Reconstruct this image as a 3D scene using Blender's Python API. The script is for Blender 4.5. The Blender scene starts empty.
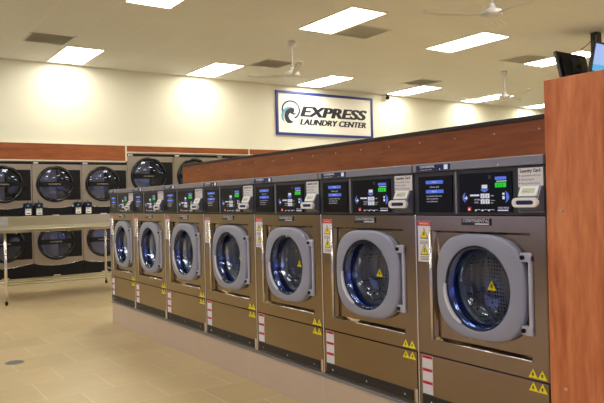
import bpy, math, random
from mathutils import Vector, Matrix
from mathutils.geometry import tessellate_polygon
random.seed(7)
sc = bpy.context.scene
COL = sc.collection
PI = math.pi

# ------------------------------------------------------------------ camera
EYE = 1.1413
cam = bpy.data.cameras.new('camera')
cam.sensor_width = 36.0
cam.lens = 654.3 / 604 * 36.0
cam.clip_start = 0.05
co = bpy.data.objects.new('camera', cam)
COL.objects.link(co)
RT = Vector((0.82335718, -0.56701867, -0.02393292))
UP = Vector((0.02050773, -0.01241732, 0.99971258))
FW = Vector((0.56715288, 0.82361134, -0.00140438))
m = Matrix.Identity(4)
for i in range(3):
    m[i][0] = RT[i]; m[i][1] = UP[i]; m[i][2] = -FW[i]
m.translation = Vector((0, 0, EYE))
co.matrix_world = m
sc.camera = co

# ------------------------------------------------------------------ world, exposure
w = bpy.data.worlds.new('daylight')
sc.world = w
w.use_nodes = True
bg = w.node_tree.nodes['Background']
bg.inputs[0].default_value = (0.60, 0.59, 1.0, 1)
bg.inputs[1].default_value = 1.5
sc.view_settings.view_transform = 'Standard'
sc.view_settings.look = 'None'
sc.view_settings.gamma = 1.0
sc.view_settings.use_curve_mapping = False
sc.view_settings.exposure = 0.0
LAMP = 15.5      # strength of the fluorescent diffusers
LAMP_COL = (1.0, 0.982, 0.885)

# ------------------------------------------------------------------ materials
def lin(c):
    return tuple(((x / 255 + 0.055) / 1.055) ** 2.4 if x > 10 else x / 255 / 12.92 for x in c)

MATS = {}
def new_mat(name):
    mt = bpy.data.materials.new(name)
    mt.use_nodes = True
    MATS[name] = mt
    return mt, mt.node_tree.nodes, mt.node_tree.links, mt.node_tree.nodes['Principled BSDF']

def mat(name, rgb, rough=0.5, metal=0.0, vary=0.04, scale=6.0, spec=0.5, emit=None, estr=0.0, coat=0.0):
    mt, N, L, P = new_mat(name)
    c = lin(rgb)
    P.inputs['Roughness'].default_value = rough
    P.inputs['Metallic'].default_value = metal
    P.inputs['Specular IOR Level'].default_value = spec
    P.inputs['Coat Weight'].default_value = coat
    tc = N.new('ShaderNodeTexCoord'); nz = N.new('ShaderNodeTexNoise')
    nz.inputs['Scale'].default_value = scale; nz.inputs['Detail'].default_value = 3
    mx = N.new('ShaderNodeMix'); mx.data_type = 'RGBA'
    mx.inputs[6].default_value = (*[x * (1 - vary) for x in c], 1)
    mx.inputs[7].default_value = (*[min(1, x * (1 + vary)) for x in c], 1)
    L.new(tc.outputs['Object'], nz.inputs['Vector'])
    L.new(nz.outputs[0], mx.inputs[0])
    L.new(mx.outputs[2], P.inputs['Base Color'])
    if emit is not None:
        P.inputs['Emission Color'].default_value = (*lin(emit), 1)
        P.inputs['Emission Strength'].default_value = estr
    return mt

def brushed(name, rgb, rough=0.34, stretch=(3, 3, 160), bump=0.05, metal=1.0, vary=0.05):
    mt, N, L, P = new_mat(name)
    c = lin(rgb)
    P.inputs['Metallic'].default_value = metal
    tc = N.new('ShaderNodeTexCoord'); mp = N.new('ShaderNodeMapping')
    mp.inputs['Scale'].default_value = stretch
    nz = N.new('ShaderNodeTexNoise'); nz.inputs['Scale'].default_value = 2.0; nz.inputs['Detail'].default_value = 4
    L.new(tc.outputs['Object'], mp.inputs[0]); L.new(mp.outputs[0], nz.inputs['Vector'])
    mx = N.new('ShaderNodeMix'); mx.data_type = 'RGBA'
    mx.inputs[6].default_value = (*[x * (1 - vary) for x in c], 1)
    mx.inputs[7].default_value = (*[min(1, x * (1 + vary)) for x in c], 1)
    L.new(nz.outputs[0], mx.inputs[0]); L.new(mx.outputs[2], P.inputs['Base Color'])
    mr = N.new('ShaderNodeMapRange')
    mr.inputs[3].default_value = rough - 0.05; mr.inputs[4].default_value = rough + 0.07
    L.new(nz.outputs[0], mr.inputs[0]); L.new(mr.outputs[0], P.inputs['Roughness'])
    bp = N.new('ShaderNodeBump'); bp.inputs['Strength'].default_value = bump; bp.inputs['Distance'].default_value = 0.002
    L.new(nz.outputs[0], bp.inputs['Height']); L.new(bp.outputs[0], P.inputs['Normal'])
    return mt

def wood(name, dark, light, stretch, rough=0.38):
    mt, N, L, P = new_mat(name)
    tc = N.new('ShaderNodeTexCoord'); mp = N.new('ShaderNodeMapping')
    mp.inputs['Scale'].default_value = stretch
    n1 = N.new('ShaderNodeTexNoise'); n1.inputs['Scale'].default_value = 1.6; n1.inputs['Detail'].default_value = 6
    n1.inputs['Distortion'].default_value = 1.2
    n2 = N.new('ShaderNodeTexNoise'); n2.inputs['Scale'].default_value = 9.0; n2.inputs['Detail'].default_value = 5
    L.new(tc.outputs['Object'], mp.inputs[0])
    L.new(mp.outputs[0], n1.inputs['Vector']); L.new(mp.outputs[0], n2.inputs['Vector'])
    ad = N.new('ShaderNodeMix'); ad.inputs[0].default_value = 0.35
    L.new(n1.outputs[0], ad.inputs[2]); L.new(n2.outputs[0], ad.inputs[3])
    cr = N.new('ShaderNodeValToRGB')
    cr.color_ramp.elements[0].position = 0.36; cr.color_ramp.elements[0].color = (*lin(dark), 1)
    cr.color_ramp.elements[1].position = 0.64; cr.color_ramp.elements[1].color = (*lin(light), 1)
    L.new(ad.outputs[0], cr.inputs[0]); L.new(cr.outputs[0], P.inputs['Base Color'])
    P.inputs['Roughness'].default_value = rough
    P.inputs['Specular IOR Level'].default_value = 0.35
    return mt

def glass(name, tint=(0.8, 0.88, 1.0), rough=0.03, ior=1.5, gcol=(0.9, 0.95, 1.0)):
    mt = bpy.data.materials.new(name); mt.use_nodes = True
    N = mt.node_tree.nodes; L = mt.node_tree.links; N.clear()
    o = N.new('ShaderNodeOutputMaterial'); t = N.new('ShaderNodeBsdfTransparent'); g = N.new('ShaderNodeBsdfGlossy')
    f = N.new('ShaderNodeFresnel'); x = N.new('ShaderNodeMixShader')
    t.inputs[0].default_value = (*tint, 1); g.inputs[0].default_value = (*gcol, 1)
    g.inputs['Roughness'].default_value = rough; f.inputs[0].default_value = ior
    L.new(f.outputs[0], x.inputs[0]); L.new(t.outputs[0], x.inputs[1]); L.new(g.outputs[0], x.inputs[2])
    L.new(x.outputs[0], o.inputs[0]); MATS[name] = mt
    return mt

def brick_mat(name, c1, c2, mortar, tile, msize, axis, offset, loc, rough=0.35, noise=0.5, off=0.5, bumpd=0.0006):
    """tile: (w, h) in metres; axis: which object axes drive u, v."""
    mt, N, L, P = new_mat(name)
    tc = N.new('ShaderNodeTexCoord'); sp = N.new('ShaderNodeSeparateXYZ'); cb = N.new('ShaderNodeCombineXYZ')
    L.new(tc.outputs['Object'], sp.inputs[0])
    L.new(sp.outputs[axis[0]], cb.inputs[0]); L.new(sp.outputs[axis[1]], cb.inputs[1])
    mp = N.new('ShaderNodeMapping'); mp.inputs['Location'].default_value = (loc[0], loc[1], 0)
    L.new(cb.outputs[0], mp.inputs[0])
    br = N.new('ShaderNodeTexBrick')
    br.offset = off; br.offset_frequency = 2; br.squash = 1
    br.inputs['Scale'].default_value = 1.0
    br.inputs['Brick Width'].default_value = tile[0]; br.inputs['Row Height'].default_value = tile[1]
    br.inputs['Mortar Size'].default_value = msize; br.inputs['Mortar Smooth'].default_value = 0.3
    br.inputs['Color1'].default_value = (*lin(c1), 1); br.inputs['Color2'].default_value = (*lin(c2), 1)
    br.inputs['Mortar'].default_value = (*lin(mortar), 1)
    L.new(mp.outputs[0], br.inputs['Vector'])
    nz = N.new('ShaderNodeTexNoise'); nz.inputs['Scale'].default_value = 2.2; nz.inputs['Detail'].default_value = 8
    nz.inputs['Roughness'].default_value = 0.65
    L.new(tc.outputs['Object'], nz.inputs['Vector'])
    mr = N.new('ShaderNodeMapRange'); mr.inputs[3].default_value = 1 - 0.22 * noise; mr.inputs[4].default_value = 1 + 0.22 * noise
    L.new(nz.outputs[0], mr.inputs[0])
    mul = N.new('ShaderNodeVectorMath'); mul.operation = 'SCALE'
    L.new(br.outputs['Color'], mul.inputs[0]); L.new(mr.outputs[0], mul.inputs['Scale'])
    L.new(mul.outputs[0], P.inputs['Base Color'])
    P.inputs['Roughness'].default_value = rough
    bp = N.new('ShaderNodeBump'); bp.inputs['Strength'].default_value = 0.4; bp.inputs['Distance'].default_value = bumpd
    bp.invert = True
    L.new(br.outputs['Fac'], bp.inputs['Height']); L.new(bp.outputs[0], P.inputs['Normal'])
    return mt

def perforated(name, rgb, hole, pitch=0.014):
    mt, N, L, P = new_mat(name)
    tc = N.new('ShaderNodeTexCoord'); vo = N.new('ShaderNodeTexVoronoi')
    vo.inputs['Scale'].default_value = 1 / pitch; vo.inputs['Randomness'].default_value = 0.0
    L.new(tc.outputs['Object'], vo.inputs['Vector'])
    cr = N.new('ShaderNodeValToRGB'); cr.color_ramp.elements[0].position = 0.24; cr.color_ramp.elements[1].position = 0.32
    cr.color_ramp.elements[0].color = (*lin(hole), 1); cr.color_ramp.elements[1].color = (*lin(rgb), 1)
    L.new(vo.outputs['Distance'], cr.inputs[0]); L.new(cr.outputs[0], P.inputs['Base Color'])
    P.inputs['Metallic'].default_value = 0.25; P.inputs['Roughness'].default_value = 0.25
    return mt

wall_m = mat('wall_paint', (226, 223, 204), 0.85, vary=0.02, scale=1.5, spec=0.2)
floor_m = brick_mat('floor_tiles', (202, 180, 138), (192, 169, 126), (216, 200, 166), (0.405, 0.405), 0.004,
                    (0, 1), 0, (-1.134, -4.07), rough=0.28, noise=0.9)
ceil_m = brick_mat('ceiling_tiles', (212, 213, 210), (209, 210, 207), (217, 218, 215), (0.61, 0.61), 0.008,
                   (0, 1), 0, (-2.03, -9.86), rough=0.9, noise=0.12, off=0.0)
curb_m = brick_mat('curb_tiles', (206, 186, 166), (203, 182, 162), (212, 196, 178), (0.81, 0.60), 0.003,
                   (1, 2), 0, (-3.005, 0.02), rough=0.4, noise=0.3, off=0.0)
steel = brushed('brushed_steel', (148, 131, 108), 0.18, (8, 1.5, 420), 0.012, vary=0.02)
steel_edge = brushed('steel_edge', (224, 220, 224), 0.22, (3, 3, 60), 0.005, vary=0.01)  # pale steel; also paints the edge highlights on the washers
dsteel = brushed('dryer_steel', (156, 146, 128), 0.34, (3, 3, 120), 0.05)
table_steel = brushed('table_steel', (182, 175, 148), 0.30, (60, 3, 3), 0.04)
chrome = mat('chrome', (225, 225, 228), 0.15, 1.0, 0.01)
alu = mat('grey_aluminium', (146, 147, 156), 0.40, 0.6, 0.03, 20)
housing = mat('dark_grey_housing', (54, 57, 66), 0.45, 0.2, 0.04, 20)
black = mat('black_plastic', (11, 10, 13), 0.42, 0.0, 0.1, 30, spec=0.25)
reader_dark = mat('reader_dark_blue', (12, 18, 44), 0.4, 0.0, 0.1, 30, spec=0.3)
gloss_black = mat('glossy_black', (7, 7, 9), 0.10, 0.0, 0.1, 30)
kick = mat('black_kick', (26, 25, 27), 0.5, 0.0, 0.1, 30)
doorgrey = mat('door_plastic', (152, 156, 178), 0.40, 0.1, 0.02, 20)
doorlip = mat('door_lip', (222, 224, 236), 0.32, 0.1, 0.02, 20)
hingegrey = mat('hinge_grey', (190, 192, 212), 0.34, 0.3, 0.02, 20)
disp_black = mat('display_black', (6, 6, 9), 0.32, 0.0, 0.1, 30, spec=0.2)
rubber = mat('grey_rubber', (60, 64, 76), 0.6, 0.0, 0.05, 20)
drum_m = perforated('perforated_drum', (222, 224, 232), (24, 24, 30), 0.017)
drum_rib = mat('drum_steel', (222, 226, 238), 0.16, 0.6, 0.03, 20)
blue_rim = mat('ring_blue_reflection', (84, 104, 170), 0.14, 0.85, 0.02, 20)  # blue reflections of the glass rim put into the ring colour
glass_m = glass('door_glass', (0.84, 0.90, 1.0), 0.03, 1.65, (0.75, 0.82, 1.0))
dglass_m = glass('dryer_glass', (0.50, 0.58, 0.82), 0.04, 1.75, (0.72, 0.78, 1.0))
pane_m = glass('window_glass', (0.95, 0.98, 1.0), 0.02, 1.3)
white = mat('white_plastic', (236, 236, 238), 0.4, 0, 0.02)
paper = mat('paper_white', (226, 224, 232), 0.7, 0, 0.02)
ink = mat('dark_ink', (40, 40, 52), 0.7, 0, 0.02)
red_ink = mat('red_ink', (206, 40, 36), 0.6, 0, 0.02)
yellow = mat('hazard_yellow', (250, 232, 20), 0.5, 0, 0.02)
navy = mat('navy_sticker_and_shade', (18, 30, 88), 0.4, 0, 0.05)  # also colours the painted shadow strip beside the washer hinge
signblue = mat('sign_blue', (38, 52, 128), 0.45, 0, 0.03)
teal = mat('wave_teal', (96, 160, 176), 0.5, 0, 0.03)
signink = mat('sign_ink', (22, 24, 40), 0.5, 0, 0.03)
sign_m = mat('sign_board', (240, 238, 226), 0.5, 0, 0.01)
blue_lit = mat('blue_display_bar', (60, 90, 200), 0.4, 0, 0.02, emit=(90, 130, 235), estr=0.45)
white_lit = mat('display_white', (210, 215, 235), 0.4, 0, 0.02, emit=(215, 220, 245), estr=0.35)
green_lit = mat('green_led', (10, 160, 40), 0.4, 0, 0.02, emit=(20, 210, 50), estr=0.6)
lcd = mat('reader_lcd', (190, 200, 180), 0.35, 0, 0.03)
dim_txt = mat('dim_letters', (150, 146, 120), 0.5, 0.2)
plaque = mat('name_plaque', (34, 34, 46), 0.4, 0.3, 0.03)
plaque_txt = mat('plaque_letters', (225, 225, 238), 0.4, 0.1, 0.02)
reader_m = mat('reader_grey', (104, 108, 124), 0.4, 0.3, 0.03, 20)
fan_w = mat('fan_white', (204, 204, 200), 0.4, 0, 0.02)
vent_m = mat('vent_grey', (206, 206, 202), 0.7, 0.0, 0.05)
vent_back = mat('vent_backing_board', (196, 190, 176), 0.8)  # board behind the vent slats, slightly darker than they are
trim_w = mat('cream_trim', (226, 218, 196), 0.6, 0, 0.03)
brass = mat('screw_head', (210, 190, 150), 0.3, 0.9, 0.03)
wood_v = wood('cherry_laminate_upright', (186, 100, 58), (226, 146, 98), (3.0, 5.0, 0.9))
wood_h = wood('cherry_laminate_long', (126, 66, 28), (164, 94, 46), (4.0, 0.6, 5.0))
wood_x = wood('cherry_laminate_fascia', (126, 66, 28), (160, 90, 44), (0.6, 4.0, 5.0))
cap_m = mat('dark_cap', (38, 24, 22), 0.5, 0, 0.1)
mottle = mat('mottled_grey_sheet', (170, 166, 172), 0.6, 0.2, 0.22, 40)
tv_black = mat('tv_plastic', (14, 13, 18), 0.4, 0, 0.1)
drain_m = mat('drain_metal', (128, 130, 128), 0.4, 0.5, 0.1, 60)
diff_m = mat('light_diffuser', (255, 250, 240), 0.6, 0, 0.0)
_P = diff_m.node_tree.nodes['Principled BSDF']
_P.inputs['Emission Color'].default_value = (*LAMP_COL, 1); _P.inputs['Emission Strength'].default_value = LAMP
def screen_mat():
    mt, N, L, P = new_mat('tv_picture')
    tc = N.new('ShaderNodeTexCoord'); sp = N.new('ShaderNodeSeparateXYZ'); L.new(tc.outputs['Object'], sp.inputs[0])
    cr = N.new('ShaderNodeValToRGB'); cr.color_ramp.interpolation = 'CONSTANT'
    e = cr.color_ramp.elements
    e[0].position = 0.0; e[0].color = (*lin((70, 170, 225)), 1)
    e[1].position = 0.46; e[1].color = (*lin((160, 185, 240)), 1)
    a = e.new(0.40); a.color = (*lin((150, 190, 238)), 1)
    ad = N.new('ShaderNodeMath'); ad.inputs[1].default_value = 0.5; L.new(sp.outputs[2], ad.inputs[0]); L.new(ad.outputs[0], cr.inputs[0])
    P.inputs['Base Color'].default_value = (0.02, 0.02, 0.03, 1)
    L.new(cr.outputs[0], P.inputs['Emission Color']); P.inputs['Emission Strength'].default_value = 1.0
    return mt
screen_m = screen_mat()

# ------------------------------------------------------------------ mesh builder
def text_geo(s, size, bold=0.0, shear=0.0, align='LEFT', res=2):
    cu = bpy.data.curves.new('t', 'FONT')
    cu.body = s; cu.size = size; cu.offset = bold; cu.shear = shear; cu.align_x = align; cu.resolution_u = res
    ob = bpy.data.objects.new('t', cu)
    COL.objects.link(ob)
    dg = bpy.context.evaluated_depsgraph_get()
    me = bpy.data.meshes.new_from_object(ob.evaluated_get(dg))
    vs = [tuple(v.co[:2]) for v in me.vertices]; fs = [tuple(p.vertices) for p in me.polygons]
    bpy.data.objects.remove(ob); bpy.data.curves.remove(cu); bpy.data.meshes.remove(me)
    return vs, fs

class MB:
    def __init__(s):
        s.v = []; s.f = []; s.mi = []; s.m = []; s.sm = []
    def _m(s, mt):
        if mt not in s.m: s.m.append(mt)
        return s.m.index(mt)
    def face(s, pts, mt, smooth=False):
        n = len(s.v); s.v += [tuple(p) for p in pts]; s.f.append(tuple(range(n, n + len(pts))))
        s.mi.append(s._m(mt)); s.sm.append(smooth)
    def box(s, a, b, mt, bev=0.0):
        x0, y0, z0 = [min(a[i], b[i]) for i in range(3)]; x1, y1, z1 = [max(a[i], b[i]) for i in range(3)]
        if bev <= 0:
            n = len(s.v)
            s.v += [(x0,y0,z0),(x1,y0,z0),(x1,y1,z0),(x0,y1,z0),(x0,y0,z1),(x1,y0,z1),(x1,y1,z1),(x0,y1,z1)]
            fs = [(0,3,2,1),(4,5,6,7),(0,1,5,4),(1,2,6,5),(2,3,7,6),(3,0,4,7)]
            for q in fs:
                s.f.append(tuple(n + i for i in q)); s.mi.append(s._m(mt)); s.sm.append(False)
            return
        import bmesh
        bm = bmesh.new(); bmesh.ops.create_cube(bm, size=1)
        bmesh.ops.scale(bm, vec=(x1-x0, y1-y0, z1-z0), verts=bm.verts)
        bmesh.ops.translate(bm, vec=((x0+x1)/2, (y0+y1)/2, (z0+z1)/2), verts=bm.verts)
        bmesh.ops.bevel(bm, geom=bm.edges[:], offset=bev, segments=2, affect='EDGES', profile=0.6)
        n = len(s.v); bm.verts.ensure_lookup_table()
        s.v += [tuple(v.co) for v in bm.verts]
        for fc in bm.faces:
            s.f.append(tuple(n + v.index for v in fc.verts)); s.mi.append(s._m(mt)); s.sm.append(False)
        bm.free()
    def loops(s, Ls, mt, closed=True, cap0=False, cap1=False, smooth=True):
        n = len(s.v); k = len(Ls[0])
        for l in Ls: s.v += [tuple(p) for p in l]
        for i in range(len(Ls) - 1):
            for j in range(k if closed else k - 1):
                j2 = (j + 1) % k
                s.f.append((n+i*k+j, n+i*k+j2, n+(i+1)*k+j2, n+(i+1)*k+j)); s.mi.append(s._m(mt)); s.sm.append(smooth)
        if cap0: s.f.append(tuple(n + j for j in reversed(range(k)))); s.mi.append(s._m(mt)); s.sm.append(False)
        if cap1: s.f.append(tuple(n + (len(Ls)-1)*k + j for j in range(k))); s.mi.append(s._m(mt)); s.sm.append(False)
    def tube(s, p0, p1, r, mt, n=12, r1=None, caps=True):
        p0 = Vector(p0); p1 = Vector(p1); d = (p1 - p0).normalized()
        a = d.orthogonal().normalized(); b = d.cross(a)
        r1 = r if r1 is None else r1
        L = [[p + (a*math.cos(t) + b*math.sin(t))*rr for t in [2*PI*i/n for i in range(n)]] for p, rr in ((p0, r), (p1, r1))]
        s.loops(L, mt, cap0=caps, cap1=caps)
    def path(s, pts, r, mt, n=8):
        pts = [Vector(p) for p in pts]; L = []
        d = (pts[1]-pts[0]).normalized(); a = d.orthogonal().normalized()
        for i, p in enumerate(pts):
            d = (pts[min(i+1, len(pts)-1)] - pts[max(i-1, 0)]).normalized()
            a = (a - d*a.dot(d)).normalized(); b = d.cross(a)
            L.append([p + (a*math.cos(t) + b*math.sin(t))*r for t in [2*PI*k/n for k in range(n)]])
        s.loops(L, mt, cap0=True, cap1=True)
    def poly(s, pts2, fn, mt):
        tri = tessellate_polygon([[Vector((p[0], p[1], 0)) for p in pts2]])
        n = len(s.v); s.v += [tuple(fn(*p)) for p in pts2]
        for t in tri:
            s.f.append(tuple(n + i for i in t)); s.mi.append(s._m(mt)); s.sm.append(False)
    def prism(s, pts2, fa, fb, mt, side=None):
        """solid between two mappings of the same outline"""
        s.poly(pts2, fa, mt); s.poly(pts2, fb, mt)
        k = len(pts2); n = len(s.v)
        s.v += [tuple(fa(*p)) for p in pts2] + [tuple(fb(*p)) for p in pts2]
        for i in range(k):
            j = (i + 1) % k
            s.f.append((n+i, n+j, n+k+j, n+k+i)); s.mi.append(s._m(side or mt)); s.sm.append(False)
    def text(s, st, size, fn, mt, **kw):
        vs, fs = text_geo(st, size, **kw)
        n = len(s.v); s.v += [tuple(fn(*p)) for p in vs]
        for f in fs:
            s.f.append(tuple(n + i for i in f)); s.mi.append(s._m(mt)); s.sm.append(False)
    def build(s, name, parent=None, loc=None, label=None, fix=True):
        me = bpy.data.meshes.new(name)
        me.from_pydata(s.v, [], s.f)
        for mt in s.m: me.materials.append(mt)
        me.polygons.foreach_set('material_index', s.mi)
        me.polygons.foreach_set('use_smooth', s.sm)
        me.update()
        if fix:
            import bmesh
            bm = bmesh.new(); bm.from_mesh(me)
            bmesh.ops.remove_doubles(bm, verts=bm.verts, dist=1e-6)
            bmesh.ops.recalc_face_normals(bm, faces=bm.faces)
            bm.to_mesh(me); bm.free()
        o = bpy.data.objects.new(name, me); COL.objects.link(o)
        if loc: o.location = loc
        if parent: o.parent = parent
        if label: o['label'] = label
        return o

def tag(o, label, cat, group=None):
    o['label'] = label; o['category'] = cat
    if group: o['group'] = group
    return o
def thing(name, loc, label, cat, group=None, rz=0):
    o = bpy.data.objects.new(name, None); COL.objects.link(o)
    o.empty_display_size = 0.1; o.location = loc; o.rotation_euler = (0, 0, rz)
    return tag(o, label, cat, group)
def structure(o):
    o['kind'] = 'structure'; return o
def copy_thing(root, loc, label, scale=None):
    r = root.copy(); COL.objects.link(r); r.location = loc; r['label'] = label
    if scale: r.scale = scale
    for ch in list(root.children):
        c = ch.copy(); COL.objects.link(c); c.parent = r
        for g in list(ch.children):
            d = g.copy(); COL.objects.link(d); d.parent = c
    return r

# ------------------------------------------------------------------ room
XL, XR, YF, YB, H = -6.0, 18.3, -4.6, 11.188, 3.503
YBB = 12.1           # back of the dryer recess
b = MB(); b.box((XL-.2, YF-.2, -.2), (XR+.2, YBB+.2, 0), floor_m); structure(b.build('floor'))
b = MB(); b.box((XL-.2, YF-.2, H), (XR+.2, YBB+.2, H+.2), ceil_m); structure(b.build('ceiling'))
# back wall: bulkhead above the dryers, full height right of them
XD = 9.0
b = MB()
b.box((XL, YB, 2.172), (XR, YB+.12, H), wall_m)
b.box((XL, YB+.12, 2.172), (XR, YBB, 2.25), wall_m)
b.box((XL, YBB, 0), (XR, YBB+.2, 2.25), wall_m)
b.box((6.66, YB, 0), (XR, YB+.12, 2.06), wall_m)
b.box((XD, YB, 2.06), (XR, YB+.12, 2.172), wall_m)
b.box((XL, YB, 0), (0.80, YB+.12, 1.90), wall_m)
structure(b.build('wall_back'))
b = MB(); b.box((XR, YF, 0), (XR+.2, YBB, H), wall_m); structure(b.build('wall_right'))
# left wall with two shop windows, front wall with three
left_m = mat('mauve_grey_reflection_wall', (150, 142, 150), 0.8, vary=0.02, scale=1.5, spec=0.2)  # unseen wall; mauve tone added for its reflection in the washer steel
def pierced_wall(name, axis, c0, c1, span, holes, zs=(0.45, 2.75), wm=None):
    wm = wm or wall_m
    b = MB()
    def bx(u0, u1, z0, z1):
        if axis == 'x': b.box((c0, u0, z0), (c1, u1, z1), wm)
        else: b.box((u0, c0, z0), (u1, c1, z1), wall_m)
    bx(span[0], span[1], 0, zs[0]); bx(span[0], span[1], zs[1], H)
    u = span[0]
    for a, e in holes:
        bx(u, a, zs[0], zs[1]); u = e
    bx(u, span[1], zs[0], zs[1])
    structure(b.build(name))
pierced_wall('wall_left', 'x', XL-.2, XL, (YF, YBB), [(-2.6, 0.2), (6.2, 10.6)], wm=left_m)
pierced_wall('wall_front', 'y', YF-.2, YF, (XL, XR), [(-1.6, 1.6), (2.6, 5.8), (7.0, 10.2)])
k = 1
for axis, a, e in (('x', -2.6, 0.2), ('x', 6.2, 10.6), ('y', -1.6, 1.6), ('y', 2.6, 5.8), ('y', 7.0, 10.2)):
    f = MB(); g = MB(); c = (XL-.1) if axis == 'x' else (YF-.1)
    def bx(mb, u0, u1, z0, z1, t, mt):
        if axis == 'x': mb.box((c-t, u0, z0), (c+t, u1, z1), mt)
        else: mb.box((u0, c-t, z0), (u1, c+t, z1), mt)
    for (u0, u1, z0, z1) in ((a, a+.06, .45, 2.75), (e-.06, e, .45, 2.75), ((a+e)/2-.03, (a+e)/2+.03, .51, 2.69), (a+.06, e-.06, .45, .51), (a+.06, e-.06, 2.69, 2.75)):
        bx(f, u0, u1, z0, z1, .05, alu)
    bx(g, a+.06, e-.06, .51, 2.69, .004, pane_m)
    fo = structure(f.build('window_%d' % k)); po = g.build('window_pane', parent=fo); k += 1

# wood fascia over the dryers with light seams
b = MB()
b.box((XL, YB-.04, 1.906), (3.955, YB-.004, 2.172), wood_x)
b.box((3.985, YB-.04, 2.070), (6.43, YB-.004, 2.172), wood_x)
b.box((6.455, YB-.04, 2.070), (XD, YB-.004, 2.172), wood_x)
f = tag(b.build('wood_fascia'), 'long red-brown wood strip above the dryers on the back wall', 'wood trim')
b = MB()
b.box((3.955, YB-.042, 1.906), (3.985, YB-.004, 2.172), trim_w)
b.box((6.43, YB-.042, 2.07), (6.455, YB-.004, 2.172), trim_w)
b.box((XL, YB-.046, 2.172), (XD, YB-.001, 2.190), trim_w)
b.box((XL, YB-.046, 1.890), (3.955, YB-.004, 1.906), trim_w)
b.box((3.985, YB-.046, 2.056), (XD, YB-.004, 2.070), trim_w)
b.build('edge_strip', parent=f, label='cream edging along the wood strip')

# ------------------------------------------------------------------ ceiling lights
def make_light(loc, label):
    t = thing('ceiling_light', loc, label, 'ceiling light', 'recessed fluorescent ceiling lights')
    f = MB()
    for a, e in (((-.305, -.61), (.305, -.575)), ((-.305, .575), (.305, .61)), ((-.305, -.575), (-.27, .575)), ((.27, -.575), (.305, .575))):
        f.box((a[0], a[1], -.006), (e[0], e[1], 0.0), trim_w)
    f.build('light_frame', t)
    d = MB(); d.box((-.27, -.575, -.004), (.27, .575, -.0005), diff_m); d.build('light_diffuser', t)
    return t
colx = [2.945 + 2.44*i for i in range(-2, 6)]
rowy = [10.47 - 3.66*j for j in range(4)]
LN = {
 (2, 0): 'bright ceiling light over the back wall at the far left, beside a grey vent',
 (3, 0): 'bright ceiling light by the back wall, left of the ceiling fan and the sign',
 (4, 0): 'bright ceiling light by the back wall directly above the framed sign',
 (5, 0): 'bright ceiling light by the back wall just right of the black camera',
 (6, 0): 'long thin-looking ceiling light by the back wall behind the farthest ceiling fan',
 (7, 0): 'ceiling light low by the back wall touching the edge of the tall wood cabinet',
 (2, 1): 'ceiling light cut by the top edge of the photo at left',
 (3, 1): 'large ceiling light near the top middle with a grey vent beside it',
 (4, 1): 'large ceiling light right below the nearest ceiling fan',
 (5, 1): 'ceiling light partly behind the two hanging televisions',
}
proto = None
for i, x in enumerate(colx):
    for j, y in enumerate(rowy):
        lb = LN.get((i, j), 'ceiling light outside the view, nearer the shop windows' if j > 1 else 'ceiling light outside the view beside the side walls')
        if proto is None: proto = make_light((x, y, H), lb)
        else: copy_thing(proto, (x, y, H), lb)

# vents
def make_vent(loc, label):
    t = thing('ceiling_vent', loc, label, 'air vent', 'square grey ceiling vents')
    f = MB()
    for a, e in (((-.3, -.3), (.3, -.27)), ((-.3, .27), (.3, .3)), ((-.3, -.27), (-.27, .27)), ((.27, -.27), (.3, .27))):
        f.box((a[0], a[1], -.008), (e[0], e[1], 0), vent_m)
    f.build('vent_frame', t)
    g = MB()
    g.box((-.27, -.27, -.002), (.27, .27, 0), vent_back)
    for k in range(18):
        y = -.262 + k*.03
        g.face([(-.27, y, -.007), (.27, y, -.007), (.27, y+.022, -.003), (-.27, y+.022, -.003)], vent_m)
    g.build('vent_grille', t)
    return t
V = [((2.335, 9.555), 'grey square ceiling vent at the left beside the leftmost light'),
     ((5.995, 9.50), 'grey square ceiling vent just left of the rod of the middle fan'),
     ((5.995, 7.115), 'grey square ceiling vent against the large light near the top middle'),
     ((9.655, 9.60), 'grey ceiling vent above the light that is right of the black camera'),
     ((9.655, 7.115), 'grey ceiling vent above the farthest fan, left of the televisions light')]
vp = make_vent((*V[0][0], H), V[0][1])
for (p, l) in V[1:]: copy_thing(vp, (*p, H), l)

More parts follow.
